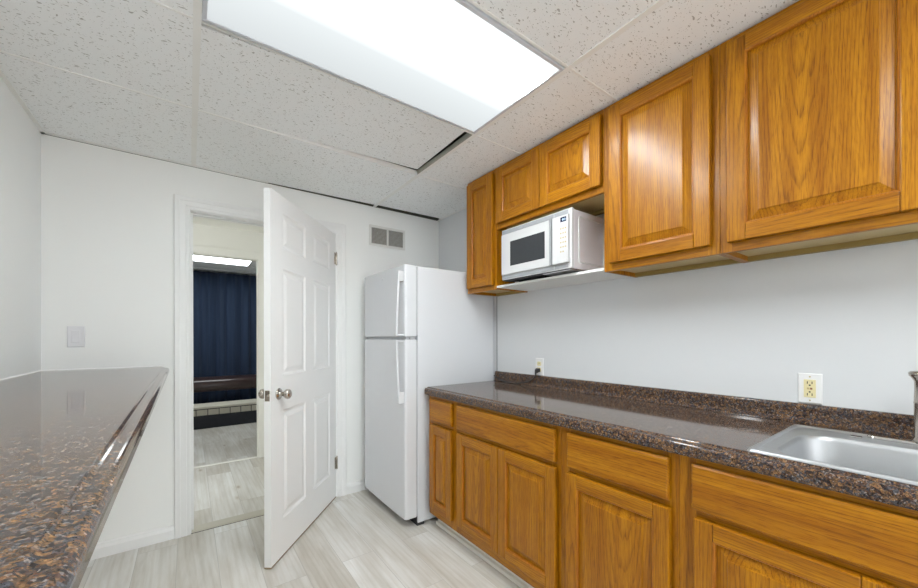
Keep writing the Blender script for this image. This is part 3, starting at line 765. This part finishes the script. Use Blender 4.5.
b = MB(); MBx(b, mx0-.0066, mx0-.0055, 1.324, 1.588, mz0+.076, mz1-.083); b.build('window', GLASSB, mwd, label='dark smoked window')
b = MB(); MBx(b, mx0-.020, mx0-.004, 1.273, 1.284, mz0+.030, mz1-.032); b.build('handle', MGREY, mwd, bevel=.002, label='slim grey handle')
b = MB(); MBx(b, mx0-.014, mx0+.0015, 1.168, 1.268, mz0+.029, mz1-.032); cp = b.build('control_panel', MWHITE, mw, bevel=.003)
b = MB(); MBx(b, mx0-.0146, mx0-.0138, 1.178, 1.214, mz1-.066, mz1-.042); b.build('display', plain('display_blue', (.01,.016,.05), .6, noise=.05, spec=.15), cp)
segs = {'0':'abcdef','1':'bc','2':'abged','3':'abgcd','4':'fgbc','5':'afgcd','6':'afgedc','7':'abc','8':'abcdefg','9':'abcdfg'}
b = MB()
def seg_digit(ch, yr, zb0, w_=.0045, h_=.010, t_=.0010):
    # local screen: u to the right is -Y
    S_ = {'a':(0,w_,h_-t_,h_),'g':(0,w_,h_/2-t_/2,h_/2+t_/2),'d':(0,w_,0,t_),'f':(0,t_,h_/2,h_),'b':(w_-t_,w_,h_/2,h_),'e':(0,t_,0,h_/2),'c':(w_-t_,w_,0,h_/2)}
    for s in segs[ch]:
        u0,u1,v0,v1 = S_[s]
        MBx(b, mx0-.0152, mx0-.0146, yr-u1, yr-u0, zb0+v0, zb0+v1)
z_ = mz1-.060
seg_digit('8', 1.2020, z_); seg_digit('0', 1.1935, z_); seg_digit('3', 1.1870, z_)
MBx(b, mx0-.0152, mx0-.0146, 1.1965, 1.1979, z_+.003, z_+.0045); MBx(b, mx0-.0152, mx0-.0146, 1.1965, 1.1979, z_+.0075, z_+.009)
b.build('clock_digits', DIGIT, cp)
for r_i in range(6):
    for c_i in range(3):
        y = 1.216-.0145*c_i; z = mz1-.096-.0235*r_i
        if r_i == 5 and c_i == 2: continue
        b = MB(); MBx(b, mx0-.0146, mx0-.0139, y-.0085, y, z-.007, z); b.build('key', KEYS, cp)
b = MB(); MBx(b, mx0+.006, 1.858, my0+.012, my1-.012, mz0-.006, mz0-.0001); b.build('underside', DARK, mw)
b = MB(); MBx(b, mx0+.004, 1.70, my0+.002, my0+.19, mz0-.009, mz0-.006); b.build('vent_plate', SILVER, mw)
for (x, y) in ((1.63, 1.20), (1.63, 1.62), (1.82, 1.20), (1.82, 1.62)):
    b = MB(); b.lathe([(0,0),(.012,0),(.014,.010),(.014,mz0-.010-1.5705+.001),(0,mz0-.010-1.5705+.001)], (x-1.7, y-1.41, 0), 'z', 16); b.build('foot', PLASTIC, mw)

# ------------------------------------------------------------------ outlets, switch, vent
def outlet(y0, y1, z0, z1, label, gfci=True):
    cy, cz = (y0+y1)/2, (z0+z1)/2; w2, h2 = (y1-y0)/2, (z1-z0)/2
    t = thing('wall_outlet', label, 'outlet', (XR, cy, cz), -PI/2, 'outlets above the counter')
    b = MB(); b.loops([rect(-w2, w2, -h2, h2, -.0002), rect(-w2, w2, -h2, h2, -.003), rect(-w2+.003, w2-.003, -h2+.003, h2-.003, -.006)], 0, True, True); b.build('cover_plate', PLASTIC, t)
    if gfci:
        b = MB(); b.box(-.0168, .0168, -.0085, -.006, -.0335, .0335); rc = b.build('receptacle', IVORY, t, bevel=.001)
        b = MB()
        for s in (1, -1):
            for u in (-.0065, .0065): b.box(u-.0013, u+.0013, -.0089, -.0084, s*.022-.0045, s*.022+.0045)
            b.box(-.0025, .0025, -.0089, -.0084, s*.0125-.0025, s*.0125+.0025)
        b.build('slots', DARK, rc)
        b = MB(); b.box(-.0075, -.0008, -.0098, -.0085, -.0035, .0035); b.build('test_button', KEYS, rc)
        b = MB(); b.box(.0008, .0075, -.0098, -.0085, -.0035, .0035); b.build('reset_button', plain('button_brown', (.25,.10,.05), .4), rc)
        for s in (1, -1): b = MB(); b.lathe([(0,0),(.003,0),(.0025,.001),(0,.001)], (0,-.006,s*.044), Vector((0,-1,0)), 12); b.build('screw', KEYS, t)
    else:
        for s in (1, -1):
            b = MB(); b.loops([[(x,-.0058,z) for x,z,_ in rrect(-.0165,.0165,s*.0195-.014,s*.0195+.014,.008,0)], [(x,-.0080,z) for x,z,_ in rrect(-.0165,.0165,s*.0195-.014,s*.0195+.014,.008,0)]]); rc = b.build('receptacle', IVORY, t)
            b = MB()
            for u in (-.006, .006): b.box(u-.001, u+.001, -.0083, -.0079, s*.0195-.001, s*.0195+.007)
            b.build('slots', DARK, rc)
    return t
outlet(.303, .371, .9875, 1.100, 'white outlet plate with ivory safety receptacle above the counter, left of the faucet')
outlet(1.626, 1.694, .9875, 1.100, 'outlet with ivory receptacle and a black plug in it, near the refrigerator', gfci=False)
pc = thing('power_cord', 'black power cord plugged into the far outlet and trailing behind the refrigerator', 'power cord', (XR-.009, 1.660, 1.022))
b = MB(); b.loops([[(-.0005,-.013,-.012),(-.0005,.013,-.012),(-.0005,.013,.012),(-.0005,-.013,.012)],[(-.018,-.013,-.014),(-.018,.013,-.014),(-.018,.013,.012),(-.018,-.013,.012)],[(-.032,-.008,-.022),(-.032,.008,-.022),(-.032,.008,.002),(-.032,-.008,.002)],[(-.030,-.005,-.034),(-.030,.005,-.034),(-.036,.005,-.030),(-.036,-.005,-.030)]], 0, True, True); b.build('plug', BLACK, pc, bevel=.003)
b = MB(); b.tube(smooth_path([(-.030,0,-.028),(-.031,.012,-.050),(-.032,.050,-.075),(-.034,.110,-.092),(-.040,.180,-.1030),(-.036,.260,-.1035),(-.028,.330,-.098),(-.022,.395,-.080),(-.020,.424,-.070)]), .0042, 10); b.build('cord', BLACK, pc)

sw = thing('light_switch', 'white light switch on the back wall above the bar counter', 'light switch', (-.503, YB, 1.248))
b = MB(); b.loops([rect(-.035,.035,-.058,.058,-.0002), rect(-.035,.035,-.058,.058,-.003), rect(-.032,.032,-.055,.055,-.006)], 0, True, True); b.build('cover_plate', PLASTG, sw)
b = MB(); b.loops([rect(-.0165,.0165,-.034,.034,-.0055), rect(-.0165,.0165,-.034,.034,-.007), rect(-.015,.015,-.032,.032,-.0085)], 0); b.prism([(-.0105,-.030),(-.0075,.0),(-.0105,.030),(-.008,.030),(-.008,-.030)], 'x', -.0135, .0135); b.build('rocker', PLASTG, sw)

vn = thing('air_vent', 'white double air vent high on the back wall above the refrigerator', 'air vent', (1.361, YB, 2.088))
VW, VH = .165, .086
b = MB()
for (x0, x1, za, zb_) in ((-VW,VW,VH-.020,VH),(-VW,VW,-VH,-VH+.020),(-VW,-VW+.020,-VH+.02,VH-.02),(VW-.020,VW,-VH+.02,VH-.02),(-.008,.008,-VH+.02,VH-.02)): b.box(x0,x1,-.008,-.0002,za,zb_)
b.build('frame', VENTM, vn, bevel=.0015)
for s in (-1, 1):
    x0, x1 = (-VW+.0205, -.0085) if s < 0 else (.0085, VW-.0205)
    b = MB(); b.box(x0, x1, -.0015, -.0003, -VH+.02, VH-.02, 1)
    for k in range(13):
        z = -VH+.026+k*.0101
        b.prism([(-.0065, z-.0045), (-.0058, z-.0045), (-.0018, z+.0035), (-.0025, z+.0035)], 'x', x0, x1, 0)
    b.build('louvre', [plain('louvre_grey', (.42,.41,.38), .6, noise=.2, scale=60), VENTD], vn)

# ------------------------------------------------------------------ bar counter on the left with its pony wall
BX1 = -.074
br = thing('bar_counter', 'wide glossy brown granite-pattern bar top along the left wall', 'countertop', (-.35, 1.0, 1.0))
def bar_outline(y):
    dx = -.0105*(y-.5)            # the front edge is not quite parallel to the wall
    P = nose_profile(BX1, XL+.001, 1.066, .040, lip=.0045, sgn=-1)
    return [((x+(dx if x > -.3 else 0)+.35), z-1.0) for x, z in P]
b = MB(); ye = YB-.001
secs = []
for y, lim in ((-.75, 9), (ye-.036, 9), (ye, .35-.1345)):
    secs.append([b.bm.verts.new((min(x, lim), y-1.0, z)) for x, z in bar_outline(min(y, ye-.036))])
n = len(secs[0])
for A, B in zip(secs, secs[1:]):
    for i in range(n): b.bm.faces.new([A[i], B[i], B[(i+1)%n], A[(i+1)%n]])
b.bm.faces.new(secs[0]); b.bm.faces.new(secs[-1][::-1])
b.build('top', GRANITE, br)
struct(MB().box(XL, -.54, -.70, YB, 0, 1.0435).build('wall_bar', WALL), 'half-height wall under the bar top')
# fine bead of caulk where the bar meets the walls
b = MB(); b.prism([(XL,1.066),(XL+.005,1.066),(XL,1.0715)], 'y', -.75, YB); b.prism([(YB,1.066),(YB-.005,1.066),(YB,1.0715)], 'x', XL, -.12)
struct(b.build('trim_11', TRIM, label='white caulk bead behind the bar top'))
# grey corner strip between refrigerator and right wall
struct(MB().box(XR-.004, XR, 2.078, 2.0845, .986, 1.548).build('trim_12', MGREY, label='grey vertical joint on the right wall'))

# ------------------------------------------------------------------ far room: curtain, padded bench, low metal bed
def curtain(x0, x1, y, label):
    n = 220; L0, L1 = [], []
    b = MB(); zt_, zb_ = ZC-.02, .03; rows_ = 6; G = []
    for j in range(rows_+1):
        z = zb_+(zt_-zb_)*j/rows_; row = []
        for i in range(n+1):
            x = x0+(x1-x0)*i/n; a_ = .020+.010*(1-j/rows_)
            row.append(b.bm.verts.new((x-(x0+x1)/2, a_*math.sin(x*38+.6*math.sin(x*5)+.1*j)+.006*math.sin(x*91), z)))
        G.append(row)
    for j in range(rows_):
        for i in range(n): b.bm.faces.new([G[j][i], G[j][i+1], G[j+1][i+1], G[j+1][i]])
    o = b.build('curtain', NAVY, loc=((x0+x1)/2, y, 0), smooth=True)
    m_ = o.modifiers.new('thick', 'SOLIDIFY'); m_.thickness = .004
    return tag(o, label, 'curtain')
curtain(-1.5, 1.95, 7.17, 'navy blue pleated curtain across the back of the far room')
bn = thing('padded_bench', 'low brown padded bench in front of the navy curtain', 'bench', (.4, 6.74, 0))
b = MB()
prof = [(-.20,.455),(-.235,.485),(-.25,.53),(-.235,.60),(-.19,.64),(0,.655),(.19,.64),(.235,.60),(.25,.53),(.235,.485),(.20,.455)]
b.prism(prof, 'x', -1.0, 1.0, smooth=True); b.build('seat_pad', BROWN, bn, bevel=.01)
for sx in (-.9,.9):
    for sy in (-.14,.14):
        b = MB(); b.box(sx-.02,sx+.02,sy-.02,sy+.02,0,.4545); b.build('leg', BLACK, bn)
bd = thing('low_bed', 'low black metal bed frame with a cream mattress in the far room', 'bed', (.4, 6.28, 0))
b = MB(); b.box(-.98,.98,-.155,.19,.26,.302); b.build('mattress', CREAMC, bd, bevel=.012, seg=3)
b = MB(); b.box(-1.0,1.0,-.170,-.160,.262,.271); b.box(-1.0,1.0,-.170,-.160,.172,.183)
b.build('side_rail', BLACK, bd)
for k in range(16):
    x = -.98+k*.1305
    b = MB(); b.box(x-.004,x+.004,-.1690,-.161,.1832,.2618); b.build('bar', BLACK, bd)
b = MB(); b.box(-.97,.97,-.145,.18,.172,.2595); b.build('mattress_base', CREAMC, bd)
b = MB(); b.box(-.98,.98,-.150,.185,.0,.1715); b.build('dark_base', plain('charcoal_dark', (.022,.024,.032), .8, noise=.3, scale=30), bd)  # dark block from the floor up to the mattress base
